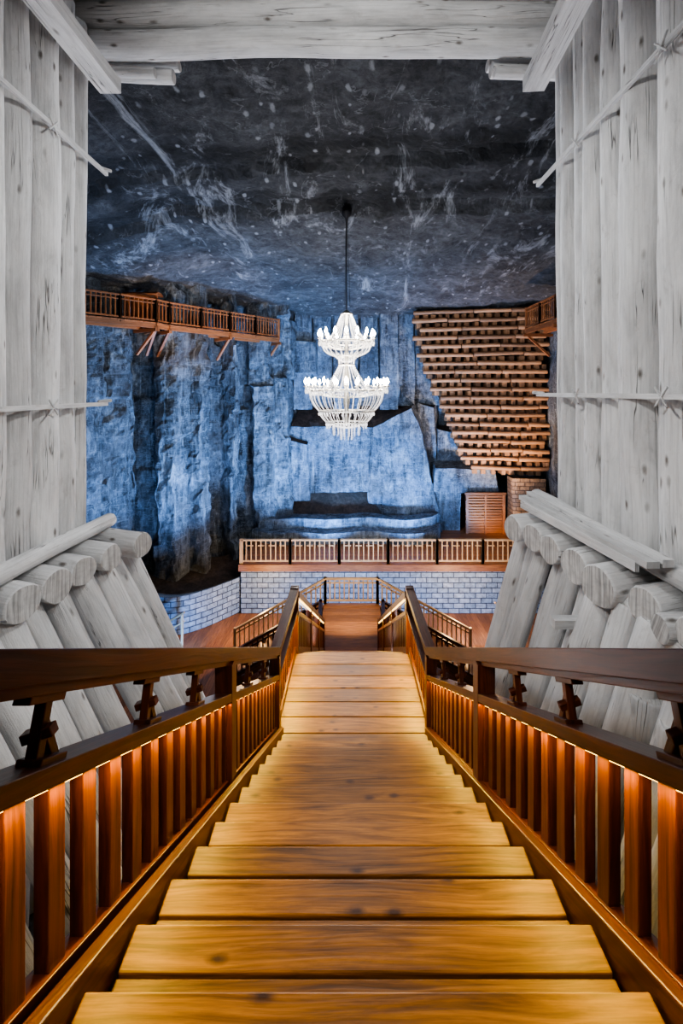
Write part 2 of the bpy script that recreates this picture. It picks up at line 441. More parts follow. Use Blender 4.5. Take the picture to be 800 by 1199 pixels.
# ------------------------------------------------------------------ lower platform with double side flights
mb=MB()
ZP=-8.06; ZF=-10.1
for i in range(14):
    y=13.7+i*.224; mb.box((-1.0,y,ZP-.06),(1.12,y+.218,ZP),0)
for sgn,xs in ((-1,-1.0),(1,1.12)):
    for i in range(11):
        z=ZP-.17*(i+1); x0=xs+sgn*i*.3; x1=xs+sgn*(i+1)*.3+sgn*.03
        mb.box((min(x0,x1),15.0,z-.05),(max(x0,x1),16.75,z),0,'y')
        mb.box((x0-.012,15.0,z-.01),(x0+.012,16.75,z+.13),0,'y')
    xe=xs+sgn*3.45
    for y in (15.0,16.78):
        mb.beam((xs,y,ZP-.12),(xe,y,ZF+.08),.05,.34,0)
    for y in (13.8,16.7):
        mb.box((xs-.08,y-.08,ZF),(xs+.08,y+.08,ZP-.06),0,'z')
mb.build("platform_staircase",[M_floor],bevel=.006)
def bal_rail(mb, p0, p1, h=.95, sp=.16, bw=.05, post=.11, mi=0, ends=(True,True), low=.12, hw=.12, second=True):
    p0,p1=V(p0),V(p1); L=(p1-p0).length; n=max(1,int(L/sp)); Z=V((0,0,1))
    mb.beam(p0+Z*h,p1+Z*h,hw,.07,mi); mb.beam(p0+Z*low,p1+Z*low,.06,.07,mi)
    if second: mb.beam(p0+Z*(h-.16),p1+Z*(h-.16),.05,.05,mi)
    for i in range(1,n):
        q=p0.lerp(p1,i/n); mb.box((q.x-bw/2,q.y-bw/2,q.z+low),(q.x+bw/2,q.y+bw/2,q.z+h-.03),mi,'z')
    for e,q in zip(ends,(p0,p1)):
        if e: mb.box((q.x-post/2,q.y-post/2,q.z-.1),(q.x+post/2,q.y+post/2,q.z+h+.06),mi,'z')
mb=MB()
bal_rail(mb,(-.95,16.8,ZP),(1.05,16.8,ZP),sp=.17)
bal_rail(mb,(-.95,16.8,ZP),(-4.4,16.8,ZF+.1),sp=.2); bal_rail(mb,(1.05,16.8,ZP),(4.6,16.8,ZF+.1),sp=.2)
bal_rail(mb,(-1.0,14.95,ZP),(-4.4,14.95,ZF+.1),sp=.2,mi=1); bal_rail(mb,(1.12,14.95,ZP),(4.6,14.95,ZF+.1),sp=.2,mi=1)
bal_rail(mb,(-.95,13.8,ZP),(-1.0,14.95,ZP),sp=.15,mi=1); bal_rail(mb,(1.05,13.8,ZP),(1.12,14.95,ZP),sp=.15,mi=1)
mb.build("platform_railing",[M_pale,M_rail],bevel=.006)

# ------------------------------------------------------------------ floor of the chamber
mb=MB()
x=-9.0
while x<9.5:
    mb.box((x,5.4,ZF-.08),(x+.245,20.1,ZF),0,'y'); x+=.25
mb.build("floor",[M_floor])
mb=MB()
mb.box((-14,4,ZF-.4),(13,29,ZF-.09),0)
mb.build("ground",[M_dark])
# short sloping hand rails at the edges of the plank floor
for (xa,za,xb,zb,y) in ((-7.8,-9.45,-6.6,-8.75,17.5),(7.2,-9.1,5.9,-8.55,17.9)):
    mb=MB()
    mb.beam((xa,y,za),(xb,y,zb),.08,.07); mb.beam((xa,y,za-.35),(xb,y,zb-.35),.05,.05)
    for t in (.08,.92):
        x=xa+(xb-xa)*t; z=za+(zb-za)*t; mb.box((x-.04,y-.04,ZF),(x+.04,y+.04,z),0,'z')
    mb.build("ramp_handrail",[M_pale],bevel=.006)

# ------------------------------------------------------------------ terrace
ZT=-7.85
mb=MB()
grid_wall(mb,[(-5.0,20.1),(8.9,20.1)],ZF,-8.15,.5,0)
mb.box((-5.0,20.11,ZF),(8.9,20.4,-8.16),0)
mb.build("brick_retaining_wall",[M_brick])
mb=MB()
mb.box((-5.1,20.02,-8.15),(9.0,20.42,ZT),0)
y=20.42
while y<27.4:
    mb.box((-5.1,y,ZT-.06),(11,y+.24,ZT-.005),0); y+=.25
mb.build("terrace_floor",[M_floor],bevel=.004)
mb=MB()
xs=[-5.0,-2.75,-.5,1.75,4.0,6.1,8.2]
for a,b in zip(xs[:-1],xs[1:]):
    bal_rail(mb,(a,20.2,ZT),(b,20.2,ZT),h=1.08,sp=.21,bw=.05,post=.14,hw=.14,second=False)
    for i in range(4):
        xa=a+.25+i*.5
        mb.box((xa,20.175,ZT+.80),(xa+.3,20.225,ZT+.84),0)
mb.build("terrace_railing",[M_pale],bevel=.006)

# curved parapet
mb=MB()
arc=[(-9.4,19.2),(-8.7,18.55),(-7.9,18.2),(-7.1,18.25),(-6.3,18.8),(-5.6,19.6),(-5.1,20.2)]
def smooth(path,k=3):
    for _ in range(k):
        q=[path[0]]
        for a,b in zip(path[:-1],path[1:]):
            q+= [(a[0]*.75+b[0]*.25,a[1]*.75+b[1]*.25),(a[0]*.25+b[0]*.75,a[1]*.25+b[1]*.75)]
        q.append(path[-1]); path=q
    return path
arc=smooth(arc)
grid_wall(mb,arc,ZF,-8.5,.5,0)
inner=[(x+.12,y+.28) for x,y in arc]
grid_wall(mb,inner,ZF,-8.5,.5,0)
for (a,b,c,d) in zip(arc[:-1],arc[1:],inner[1:],inner[:-1]):
    mb.add([(a[0],a[1],-8.5),(b[0],b[1],-8.5),(c[0],c[1],-8.5),(d[0],d[1],-8.5)],[(0,1,2,3)],[[(0,0),(.3,0),(.3,.3),(0,.3)]],0,r=.5)
mb.build("curved_brick_parapet",[M_brick])
mb=MB()
vs=[];fs=[];uvs=[]
m=len(inner)
for k in range(9):
    for i,(x,y) in enumerate(inner):
        t=k/8; bx=-10.8+ (i/(m-1))*5.3; by=19+(i/(m-1))*4.5
        p=V((x+(bx-x)*t,y+(by-y)*t,-8.7+.35*t)); vs.append(p+disp(p,.15,1.2)*(1 if k else 0))
for k in range(8):
    for i in range(m-1):
        fs.append((k*m+i,k*m+i+1,(k+1)*m+i+1,(k+1)*m+i)); uvs.append([(0,0),(1,0),(1,1),(0,1)])
mb.add(vs,fs,uvs,0,True)
mb.build("soil_bed",[M_ledge])

# ------------------------------------------------------------------ rock walls
mb=MB()
lp=[(-12.5,5.0),(-13,10),(-12.8,14.5),(-11.4,16.6),(-11.5,17.2),(-9.5,18.9),(-10.1,20.6),(-9.3,20.9),(-8.9,20.1),(-8.0,19.9),(-7.75,21.0),(-7.1,20.8),(-6.9,21.3),(-7.8,23.0),(-6.9,23.3),(-6.0,22.4),(-5.9,23.0),(-6.5,24.5),(-5.7,24.7),(-5.3,23.9),(-4.3,24.0),(-4.25,24.5),(-3.5,24.5),(-3.35,25.6),(-3.2,27.6)]
def lean(p,t):
    k=noise.noise(V((p.x*.35,p.y*.35,p.z*.10)))
    st=math.floor((p.z+10+math.sin(math.floor(p.x*.7)*2.3)*1.2)/3.4)
    k2=noise.noise(V((math.floor(p.x*.8)*1.7+st*7.3,math.floor(p.y*.6)*.9,st*3.1)))
    return V(p)+V((-.77,.64,0))*(k*.35+k2*.55+(t-.5)*.5)
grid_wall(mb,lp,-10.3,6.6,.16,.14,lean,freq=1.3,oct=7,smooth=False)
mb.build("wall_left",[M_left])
mb=MB()
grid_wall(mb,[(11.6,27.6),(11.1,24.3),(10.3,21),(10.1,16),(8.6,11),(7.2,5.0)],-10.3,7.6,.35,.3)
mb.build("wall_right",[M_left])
mb=MB()
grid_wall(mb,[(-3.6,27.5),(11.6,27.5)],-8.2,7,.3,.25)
F=25.7
rock_prism(mb,[(-3.5,F,-6.0),(1.2,F,-6.0),(1.3,F,-2.0),(-3.5,F,-2.0)],[(-3.5,27.5,-6.0),(1.2,27.5,-6.0),(1.3,27.2,-.6),(-2.9,27.2,-.6)],topmi=1)
# a second cut face stepping forward on the left of the recess
rock_prism(mb,[(-3.6,25.1,-6.2),(-2.3,25.2,-6.2),(-2.5,25.4,-3.0),(-3.5,25.3,-2.7)],[(-3.6,26,-6.2),(-2.3,26,-6.2),(-2.4,26,-2.7),(-3.6,26,-2.4)],topmi=1,amp=.07)
fr=[(1.0,24.9,-7.9),(5.2,24.7,-7.9),(4.75,24.8,-5.6),(4.35,24.9,-3.6),(4.0,25.1,-2.0),(3.5,25.3,-.9),(1.3,25.6,-2.0)]
bk=[(1.0,27.5,-7.9),(5.6,27.5,-7.9),(5.2,27.5,-5.6),(4.9,27.5,-3.6),(4.6,27.5,-2.0),(4.2,27.5,-.6),(1.3,27.5,-.6)]
rock_prism(mb,fr,bk,topmi=1)
# sloping shelf, shade coloured into its top: wide at lip, narrowing to back
rock_prism(mb,[(-4.3,24.5,-8),(1.9,24.3,-8),(1.8,24.5,-6.75),(-4.2,24.7,-6.8)],[(-4.3,26,-8),(1.9,26,-8),(.9,25.9,-5.65),(-3.3,25.9,-5.7)],topmi=1,amp=.09)
for x0,x1,yf,zb,ztp in ((-3.4,-2.3,26.4,-1,5.4),(-2.3,-1.1,26.9,-1,5.4),(-1.0,.5,26.5,-1.0,5.4),(.6,1.75,27.0,-1,5.4),(1.8,2.9,26.1,-1,5.2),(2.9,3.9,26.4,-.8,5.2),(3.95,5.3,26.6,.2,4.9)):
    rock_prism(mb,[(x0,yf,zb),(x1,yf-.05,zb),(x1-.06,yf+.15,ztp),(x0+.06,yf+.2,ztp)],[(x0,27.6,zb),(x1,27.6,zb),(x1,27.6,ztp),(x0,27.6,ztp)],amp=.06)
rock_prism(mb,[(-3.3,26.0,1.2),(-2.0,26.0,1.2),(-2.1,26.2,3.0),(-3.3,26.2,3.1)],[(-3.3,27.6,1.0),(-2.0,27.6,1.0),(-2.0,27.6,3.2),(-3.3,27.6,3.2)],amp=.06,topmi=1)
rock_prism(mb,[(3.95,26.3,-4.6),(5.2,26.1,-4.6),(5.0,26.3,-.9),(4.1,26.5,-.6)],[(3.9,27.6,-4.6),(5.6,27.6,-4.6),(5.6,27.6,-.5),(3.9,27.6,-.4)],topmi=1,amp=.06)
rock_prism(mb,[(5.2,26.2,-4.6),(6.9,26.0,-4.6),(6.3,26.2,-2.4),(5.3,26.4,-2.2)],[(5.2,27.6,-4.6),(7.2,27.6,-4.6),(6.8,27.6,-2.0),(5.2,27.6,-2.0)],topmi=1,amp=.06)
rock_prism(mb,[(3.9,26.7,-.6),(5.6,26.7,-.8),(4.9,26.8,.9),(3.95,26.8,1.0)],[(3.9,27.6,-.6),(6,27.6,-.6),(6,27.6,1.2),(3.9,27.6,1.2)],amp=.06)
rock_prism(mb,[(4.7,24.9,-5.6),(8.4,24.7,-5.7),(8.2,24.8,-4.35),(4.9,25.0,-4.3)],[(4.7,26.5,-5.6),(8.4,26.5,-5.7),(8.2,26.5,-4.0),(4.9,26.5,-4.0)],amp=.05)
rock_prism(mb,[(4.7,25.1,-8),(6.3,25.1,-8),(6.3,25.1,-5.6),(4.7,25.1,-5.6)],[(4.7,26.5,-8),(6.3,26.5,-8),(6.3,26.5,-5.6),(4.7,26.5,-5.6)],amp=.05)
# tiered low bench with cut faces
for (dy,zb,zt0,amp) in ((0,-7.9,-7.25,.05),(.75,-7.4,-6.75,.05)):
    bp=smooth([(-5.2,23.4+dy),(-4.2,22.7+dy),(-2.2,22.6+dy),(0,22.9+dy),(1.8,22.8+dy),(3.6,22.6+dy),(4.7,23.1+dy),(5.0,24.2+dy)],2)
    bi=[(x*.93,y+.95) for x,y in bp]
    zt=lambda x:zt0+.05*math.sin(x*1.7)
    vs=[];fs=[];uvs=[];m=len(bp)
    for k,(pl,fz) in enumerate(((bp,lambda x:zb),(bp,lambda x:(zb+zt0)/2),(bp,zt),(bi,zt),(bi,lambda x:zb))):
        for x,y in pl: 
            p=V((x,y,fz(x))); vs.append(p+disp(p,amp,1))
    for k in range(4):
        for i in range(m-1): fs.append((k*m+i,k*m+i+1,(k+1)*m+i+1,(k+1)*m+i)); uvs.append([(0,0),(1,0),(1,1),(0,1)])
    mb.add(vs,fs,uvs,0,False)
mb.build("wall_back",[M_back,M_ledge])

# ceiling
mb=MB()
def sst(t): t=max(0,min(1,t)); return t*t*(3-2*t)
def cz(x,y):
    z=8.3-.118*y
    e1=12.9-.09*x+.45*noise.noise(V((x*.35,3,0))); e2=14.9-.05*x+.6*noise.noise(V((x*.3,9,0)))
    z-=.33*sst((y-e1)/.2)-.18*sst((y-e1+1.6)/1.5); z-=.42*sst((y-e2)/.22)-.12*sst((y-e2+1.0)/1)
    if x<-6: z-=.25*(-6-x)
    return z
nx,ny=200,180; vs=[];fs=[];uvs=[]
for j in range(ny+1):
    for i in range(nx+1):
        x=-14+26.5*i/nx; y=4.6+24*j/ny
        vs.append((x,y,cz(x,y)+.17*noise.fractal(V((x*.6,y*.6,1)),.75,2,6)))
for j in range(ny):
    for i in range(nx):
        a=j*(nx+1)+i; fs.append((a,a+nx+1,a+nx+2,a+1)); uvs.append([(0,0),(1,0),(1,1),(0,1)])
mb.add(vs,fs,uvs,0,False)
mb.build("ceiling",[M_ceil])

# portal wall and tunnel rock
mb=MB()
for (xa,xb,za,zb) in ((-13.5,-3.3,-10.3,7.9),(2.75,8,-10.3,7.9),(-3.3,2.75,4.75,7.9),(-3.3,2.75,-10.3,-4.75)):
    grid_wall(mb,[(xa,5.35),(xb,5.35)],za,zb,.5,.06)
mb.build("wall_front",[M_dark])
mb=MB()
grid_wall(mb,[(-3.3,5.35),(-3.3,-4),(2.95,-4),(2.95,5.35)],-5,5,.5,.05)
vs=[(-3.3,-4,4.9),(2.95,-4,4.9),(2.95,5.35,4.9),(-3.3,5.35,4.9)]
mb.add(vs,[(0,1,2,3)],[[(0,0),(1,0),(1,1),(0,1)]],0)
mb.add([(x,y,-4.8) for x,y,z in vs],[(0,1,2,3)],[[(0,0),(1,0),(1,1),(0,1)]],0)
mb.build("wall_tunnel",[M_dark])

# ------------------------------------------------------------------ whitewashed log cribbing
def logwall(side):
    mb=MB()
    if side<0: xc=-2.86; dend=4.66; base=-1.42; xin=-2.66
    else: xc=2.36; dend=4.92; base=-1.22; xin=2.16
    d=dend; ws=[.115,.12,.16,.15,.15,.14,.16,.15,.16,.15,.15,.15] if side<0 else [.10,.11,.13,.12,.14,.21,.17,.15,.16,.15,.15,.15,.15]
    for i,r in enumerate(ws):
        y=d-r; d-=2*r*1.02
        off=random.uniform(-.05,.03)
        t=random.uniform(-.02,.02)
        mb.log((xc+off*side,y+t,base-.03),(xc+off*side-.02*side,y-t,3.75+random.uniform(-.1,.15)),r*1.0,r*.92,n=24,bend=.015,rough=.05)
        if i==0: mb.log((xc+.28*side,y-.03,base),(xc+.28*side,y,3.7),.13,.12,n=16)
    for z in (2.38,-.13 if side<0 else -.03):
        mb.beam((xin,1.2,z),(xin,dend+.14,z+.01),.03,.04)
        mb.log((xin+.03*side,dend+.02,z+.03),(xin-.05*side,dend+.13,z+.04),.018,n=8)
        # wire ties holding the lath
        for yy in (dend-.75,dend-1.9):
            for a_ in (-.06,.06): mb.log((xin-.02*side,yy-a_,z+.07),(xin-.02*side,yy+a_,z-.07),.008,n=6,bend=0,rough=0)
    mb.log((xin+.02*side,.9,base+.0),(xin+.02*side,dend+.25,base+.02),.075,n=14)
    ends = [(2.2,-2.5),(2.62,-2.46),(2.98,-2.5),(3.36,-2.50),(3.70,-2.46),(4.0,-2.42),(4.32,-2.34),(4.68,-2.2)] if side<0 else \
           [(2.1,2.0),(2.5,1.98),(2.9,1.95),(3.25,1.82),(3.62,1.84),(3.98,1.80),(4.3,1.78),(4.6,1.70)]
    for (dd,xe) in ends:
        r=random.uniform(.12,.15)
        zz=base-.2
        mb.log((xe-side*-1.1,dd+.36,zz),(xe,dd,zz),r,r*1.02,n=20,bend=.01,rough=.07,step=.2)
    k=.50 if side<0 else .30
    d=5.05; xt=-2.68 if side<0 else 2.06
    while d>1.7:
        r=random.uniform(.085,.125); zt=base-.30; Lz=2.5
        dx=random.uniform(-.06,.06)
        mb.log((xt+dx,d,zt),(xt+dx-side*k*Lz+random.uniform(-.06,.06),d+random.uniform(-.05,.1),zt-Lz),r,r*.95,n=16,step=.3,bend=.015,rough=.06)
        d-=2*r+.06
    d=5.0
    while d>1.7:
        r=random.uniform(.12,.16)
        mb.log((xc+side*.15,d,-4.8),(xc+side*.1,d,base-.35),r,r,n=12,step=.5); d-=2*r
    if side>0:
        mb.beam((1.86,4.72,-1.12),(1.97,2.85,-1.12),.09,.045); mb.beam((1.97,4.8,-1.10),(2.07,2.85,-1.11),.08,.05)
        mb.beam((1.80,4.6,-1.165),(1.93,2.95,-1.17),.03,.07)
        mb.log((2.05,3.4,-1.5),(1.97,1.9,-1.55),.08,n=14)
        mb.log((1.9,2.7,-1.45),(2.8,2.72,-1.42),.09,n=16)
        mb.beam((1.66,3.6,-1.88),(2.6,3.6,-1.88),.09,.07)
        for i in range(4): mb.log((1.95+.0*i,3.45-.3*i,-1.95),(1.8,3.5-.3*i,-4.4),.13,n=14)
    if side<0: mb.beam((-2.52,0.2,3.22),(-2.52,4.62,3.22),.22,.14)
    else: mb.beam((1.60,0.2,3.24),(1.93,4.62,3.24),.22,.14)
    mb.build("log_wall",[M_white,M_whend])
logwall(-1); logwall(1)
mb=MB()
mb.log((-3.2,4.78,3.79),(2.7,4.8,3.83),.14,.14,n=20,bend=.02)
mb.log((-3.2,4.74,4.08),(2.7,4.72,4.06),.14,.145,n=20,bend=.02)
mb.log((-3.2,4.5,4.22),(2.7,4.5,4.20),.12,.12,n=20,bend=.02)
d=4.2
while d>-1:
    mb.log((-3.2,d,4.32),(2.9,d,4.32),.15,n=14); d-=.31
for x0,x1 in ((-3.1,-2.05),(1.62,2.7)):
    mb.log((x0,5.05,3.70),(x1,5.1,3.68),.085,n=14); mb.log((x0,5.2,3.86),(x1+.03,5.2,3.88),.07,n=14)
    mb.log((x0,4.92,3.60),(x1-.15,4.95,3.60),.06,n=14)
mb.build("log_lintel",[M_white,M_whend])

# ------------------------------------------------------------------ hanging walkway on the side walls
def walkway(path, off, zd, name, wallout=1.0, sp=.17):
    mb=MB()
    for (x0,y0),(x1,y1) in zip(path[:-1],path[1:]):
        a=V((x0,y0,zd)); b=V((x1,y1,zd)); L=(b-a).length; dr=(b-a).normalized(); nn=V((-dr.y,dr.x,0))*off
        mb.beam(a-V((0,0,.12)),b-V((0,0,.12)),.12,.2)
        mb.beam(a+nn*wallout-V((0,0,.12)),b+nn*wallout-V((0,0,.12)),.12,.2)
        n=int(L/.25)
        for i in range(n):
            p=a+dr*((i+.5)*L/n); mb.beam(p-nn*.08,p+nn*(wallout+.3),L/n*.95,.05)
        n=max(1,round(L/1.5))
        for i in range(n):
            p=a.lerp(b,i/n); q=a.lerp(b,(i+1)/n)
            bal_rail(mb,p,q,h=1.0,sp=sp,bw=.05,post=.12,hw=.12)
        for i in range(0,n+1,2):
            p=a.lerp(b,i/n)
            mb.beam(p-nn*.15-V((0,0,.28)),p+nn*(wallout+.4)-V((0,0,.28)),.13,.15)
            mb.beam(p-V((0,0,.3))+nn*.05,p+nn*(wallout+.25)-V((0,0,1.3)),.10,.11)
    return mb.build(name,[M_orange],bevel=.008)
walkway([(-12.4,14.9),(-8.3,18.75),(-8.0,19.4),(-3.9,24.0)],1,2.98,"hanging_walkway",.9)
walkway([(8.6,21.4),(8.8,12.5)],1,3.1,"hanging_walkway",.9)
mb=MB()
for i in range(7):
    mb.box((-9.55+i*.17,19.1,3.0),(-9.39+i*.17,19.14,4.2),0,'z')
for i in range(4): mb.beam((-9.7,18.95,4.2+i*.03),(-8.2,18.95,4.2+i*.03),.7-.1*i,.04)
for x in (-9.6,-8.35): mb.box((x,18.75,3.0),(x+.1,18.85,4.25),0,'z')
mb.build("timber_shelter",[M_orange])

# ------------------------------------------------------------------ timber crib wall (right back)
mb=MB()
def cy(x): return 25.6-(x-3.7)*.197
prof=[(4.9,3.75),(3.9,3.85),(2.4,4.0),(1.2,4.4),(0,5.0),(-1.5,5.6),(-2.9,6.0),(-3.7,6.5),(-4.3,7.0)]
def xleft(z):
    for (za,xa),(zb,xb) in zip(prof[:-1],prof[1:]):
        if za>=z>=zb: return xa+(xb-xa)*(za-z)/(za-zb)
    return 7.0 if z<-4 else 3.75
z=4.62; row=0
while z>-4.4:
    xl=xleft(z)+random.uniform(-.3,.2); x=xl
    while x<10.8:
        L=random.uniform(1.6,3.4); x1=min(10.95,x+L)
        zz=z+random.uniform(-.02,.02)
        rr_=random.uniform(.115,.14)
        mb.log((x,cy(x)-.16,zz),(x1-.04,cy(x1)-.16+random.uniform(-.05,.05),zz+random.uniform(-.03,.03)),rr_,rr_*.92,n=10,step=.4,bend=.02,rough=.08); x=x1
        if 10.95-x<.5: break
    x=xl+.2+ (row%2)*.2
    while x<10.8:
        w_=random.uniform(.10,.15)
        mb.box((x-w_,cy(x)-.08-random.uniform(0,.05),z-.37),(x+w_,cy(x)+.6,z-.12),0,'y'); x+=random.uniform(.38,.55)
    z-=.49; row+=1
vs=[];fs=[];uvs=[]
zz=[4.9-.3*i for i in range(31)]
for q in zz: vs+= [(xleft(q)+.1,cy(xleft(q))+.5,q),(11.1,cy(11.1)+.5,q)]
for i in range(len(zz)-1): fs.append((2*i,2*i+1,2*i+3,2*i+2)); uvs.append([(0,0),(1,0),(1,1),(0,1)])
mb.add(vs,fs,uvs,2)
mb.build("timber_crib_wall",[M_crib,M_crib,M_ledge])
mb=MB()
mb.box((8.9,23.95,-7.84),(10.5,24.7,-4.7),0)
grid_wall(mb,[(8.85,24.7),(8.85,23.85),(10.55,23.6)],-7.84,-4.65,.25,.04,mi=0)
mb.build("stone_pier",[M_brick2])
mb=MB()
mb.box((6.45,24.42,-7.85),(6.6,24.55,-5.6),0,'z'); mb.box((8.5,24.42,-7.85),(8.65,24.55,-5.6),0,'z')
mb.box((6.4,24.4,-5.7),(8.7,24.55,-5.55),0)
for i in range(13): mb.box((6.6,24.46,-7.7+i*.155),(8.5,24.5,-7.6+i*.155),0)
mb.box((6.6,24.55,-7.85),(8.5,24.6,-5.6),0)
mb.box((7.5,24.43,-7.85),(7.6,24.5,-5.7),0,'z')
mb.build("slatted_gate",[M_orange],bevel=.006)
mb=MB()
mb.box((-9.45,18.2,-7.3),(-8.75,18.26,-6.3),1); mb.box((-9.38,18.17,-7.22),(-8.82,18.2,-6.38),0)
for x in (-9.35,-8.85): mb.box((x-.03,18.26,-8.7),(x+.03,18.32,-6.35),1,'z')
ob=mb.build("notice_board",[M_green,M_pale])

# ------------------------------------------------------------------ chandelier
CX,CY=-.12,15.0
ch=bpy.data.objects.new("chandelier",None); sc.collection.objects.link(ch)
mb=MB()
mb.log((CX,CY,2.8),(CX,CY,6.4),.018,n=8,bend=0,rough=0)
mb.lathe([(0.0,6.3),(.16,6.25),(.18,6.1),(.05,5.95),(.03,5.8)],(CX,CY,0))
for th in (0,2.1,4.2): mb.log((CX+.12*math.cos(th),CY+.12*math.sin(th),2.9),(CX+.03*math.cos(th),CY+.03*math.sin(th),5.9),.008,n=6,bend=0,rough=0)
mb.build("suspension_rod",[M_metal],parent=ch)
def torus(mb,R,z,r,n=64,k=8):
    vs=[];fs=[];uvs=[]
    for i in range(n):
        a=6.28318*i/n
        for j in range(k):
            b=6.28318*j/k; q=R+r*math.cos(b); vs.append((CX+q*math.cos(a),CY+q*math.sin(a),z+r*math.sin(b)))
    for i in range(n):
        for j in range(k):
            fs.append((i*k+j,((i+1)%n)*k+j,((i+1)%n)*k+(j+1)%k,i*k+(j+1)%k)); uvs.append([(0,0),(1,0),(1,1),(0,1)])
    mb.add(vs,fs,uvs,0,True)
mb=MB()
torus(mb,.82,1.72,.03); torus(mb,.18,2.7,.03); torus(mb,.40,1.25,.022); torus(mb,1.25,.08,.04); torus(mb,.95,-.62,.025); torus(mb,.70,-1.0,.022)
torus(mb,.25,.95,.022)
mb.lathe([(0,2.85),(.09,2.8),(.16,2.7),(.08,2.6),(.05,2.2),(.09,1.9),(.05,1.6),(.09,1.2),(.06,.9),(.1,.5),(.06,.1),(.12,-.3),(.05,-.7),(.08,-1.05),(0,-1.15)],(CX,CY,0))
for n_,R,z in ((16,.82,1.72),(24,1.22,.08)):
    for i in range(n_):
        a=6.28318*i/n_; c,s=math.cos(a),math.sin(a)
        p=[(R*.15,z-.25),(R*.5,z-.22),(R*.9,z-.1),(R*1.08,z+.05),(R*1.15,z+.12)]
        for (r0,z0),(r1,z1) in zip(p[:-1],p[1:]): mb.log((CX+r0*c,CY+r0*s,z0),(CX+r1*c,CY+r1*s,z1),.012,n=6,bend=0,rough=0,mend=0)
        mb.lathe([(0,0),(.07,.01),(.08,.04),(.03,.04),(.025,.12),(0,.13)],(CX+R*1.15*c,CY+R*1.15*s,z+.11),10)
mb.build("frame_rings",[M_brass],parent=ch)
mb=MB()
for n_,R,z in ((16,.82,1.72),(24,1.22,.08)):
    for i in range(n_):
        a=6.28318*i/n_
        mb.lathe([(0,0),(.035,.03),(.050,.08),(.032,.14),(0,.21)],(CX+R*1.15*math.cos(a),CY+R*1.15*math.sin(a),z+.22),8)
mb.build("bulbs",[M_bulb],parent=ch)
mb=MB()
def strand(r0,z0,r1,z1,n_,sag,cnt,sz=.016,ph=0,bulge=0):
    for i in range(n_):
        a=6.28318*(i+ph)/n_
        for k in range(cnt):
            t=(k+.5)/cnt
            r=r0+(r1-r0)*t+bulge*math.sin(math.pi*t); z=z0+(z1-z0)*t-sag*math.sin(math.pi*t)
            mb.octa((CX+r*math.cos(a),CY+r*math.sin(a),z),sz,sz*1.4)
strand(.18,2.7,.82,1.75,22,.24,24)
strand(.82,1.7,.40,1.25,24,.05,13,bulge=.14)
strand(.40,1.25,.05,1.05,16,.05,7)
strand(.25,.95,1.25,.12,24,.34,28)
strand(.30,1.35,.25,.95,14,0,10)
strand(1.25,.05,.95,-.62,32,0,17,bulge=.10)
strand(.95,-.62,.70,-1.0,26,0,10,bulge=.04)
strand(.70,-1.0,.05,-1.2,18,.04,12)
strand(.22,-1.05,.20,-1.6,10,0,12); strand(.45,-1.08,.45,-1.45,14,0,8); strand(.68,-1.0,.68,-1.22,22,0,5)
for R,z,n_ in ((1.40,.17,24),(.94,1.8,16)):
    for i in range(n_):
        a0=6.28318*i/n_; a1=6.28318*(i+1)/n_
        for k in range(9):
            t=k/8; a=a0+(a1-a0)*t; mb.octa((CX+R*math.cos(a),CY+R*math.sin(a),z-.16*math.sin(math.pi*t)),.018,.025)
        mb.octa((CX+R*math.cos(a0),CY+R*math.sin(a0),z-.12),.03,.09)
for R,z,n_ in ((1.25,-.05,60),(.82,1.6,44),(.95,-.72,44),(.70,-1.08,34)):
    for i in range(n_):
        a=6.28318*i/n_; mb.octa((CX+R*math.cos(a),CY+R*math.sin(a),z),.022,.06)
mb.build("crystal_strands",[M_crys],parent=ch)

# ------------------------------------------------------------------ lights
def aim(o,loc,tgt):
    o.location=loc; o.rotation_euler=(V(tgt)-V(loc)).to_track_quat('-Z','Y').to_euler()
def area(name,loc,tgt,sx,sy,e,c):
    l=bpy.data.lights.new(name,'AREA'); l.shape='RECTANGLE'; l.size=sx; l.size_y=sy; l.energy=e; l.color=c
    o=bpy.data.objects.new(name,l); sc.collection.objects.link(o); aim(o,loc,tgt); return o
def point(name,loc,e,c,r=.1):
    l=bpy.data.lights.new(name,'POINT'); l.energy=e; l.color=c; l.shadow_soft_size=r
    o=bpy.data.objects.new(name,l); sc.collection.objects.link(o); o.location=loc; return o
def spot(name,loc,tgt,e,c,ang=90,blend=.6,r=.15):
    l=bpy.data.lights.new(name,'SPOT'); l.energy=e; l.color=c; l.spot_size=math.radians(ang); l.spot_blend=blend; l.shadow_soft_size=r
    o=bpy.data.objects.new(name,l); sc.collection.objects.link(o); aim(o,loc,tgt); return o
BL=(.22,.48,1.0); BW=(.45,.68,1.0); WARM=(1,.60,.27); GOLD=(1,.60,.07)
def strip(loc0,loc1,dirv,e):
    a=(V(loc1)-V(loc0)); L=a.length; a.normalize(); d=V(dirv); d=(d-a*d.dot(a)).normalized()
    z=-d; y=z.cross(a)
    l=bpy.data.lights.new("led_strip_light",'AREA'); l.shape='RECTANGLE'; l.size=L; l.size_y=.02; l.energy=e; l.color=GOLD
    o=bpy.data.objects.new("led_strip_light",l); sc.collection.objects.link(o)
    m=Matrix((a,y,z)).transposed().to_4x4(); m.translation=(V(loc0)+V(loc1))/2; o.matrix_world=m
for s_,x in ((-1,-.85),(1,.92)):
    strip((x,-.1,nz(-.1)+.59),(x,5.2,nz(5.2)+.59),(-s_*.12,0,-1),58)
    strip((x,5.35,zl+.59),(x,6.8,zl+.59),(-s_*.12,0,-1),34)
    strip((x*.9,7.1,zl+.70),(x*.9,13.5,-8.06+.9),(-s_*.4,0,-.9),40)
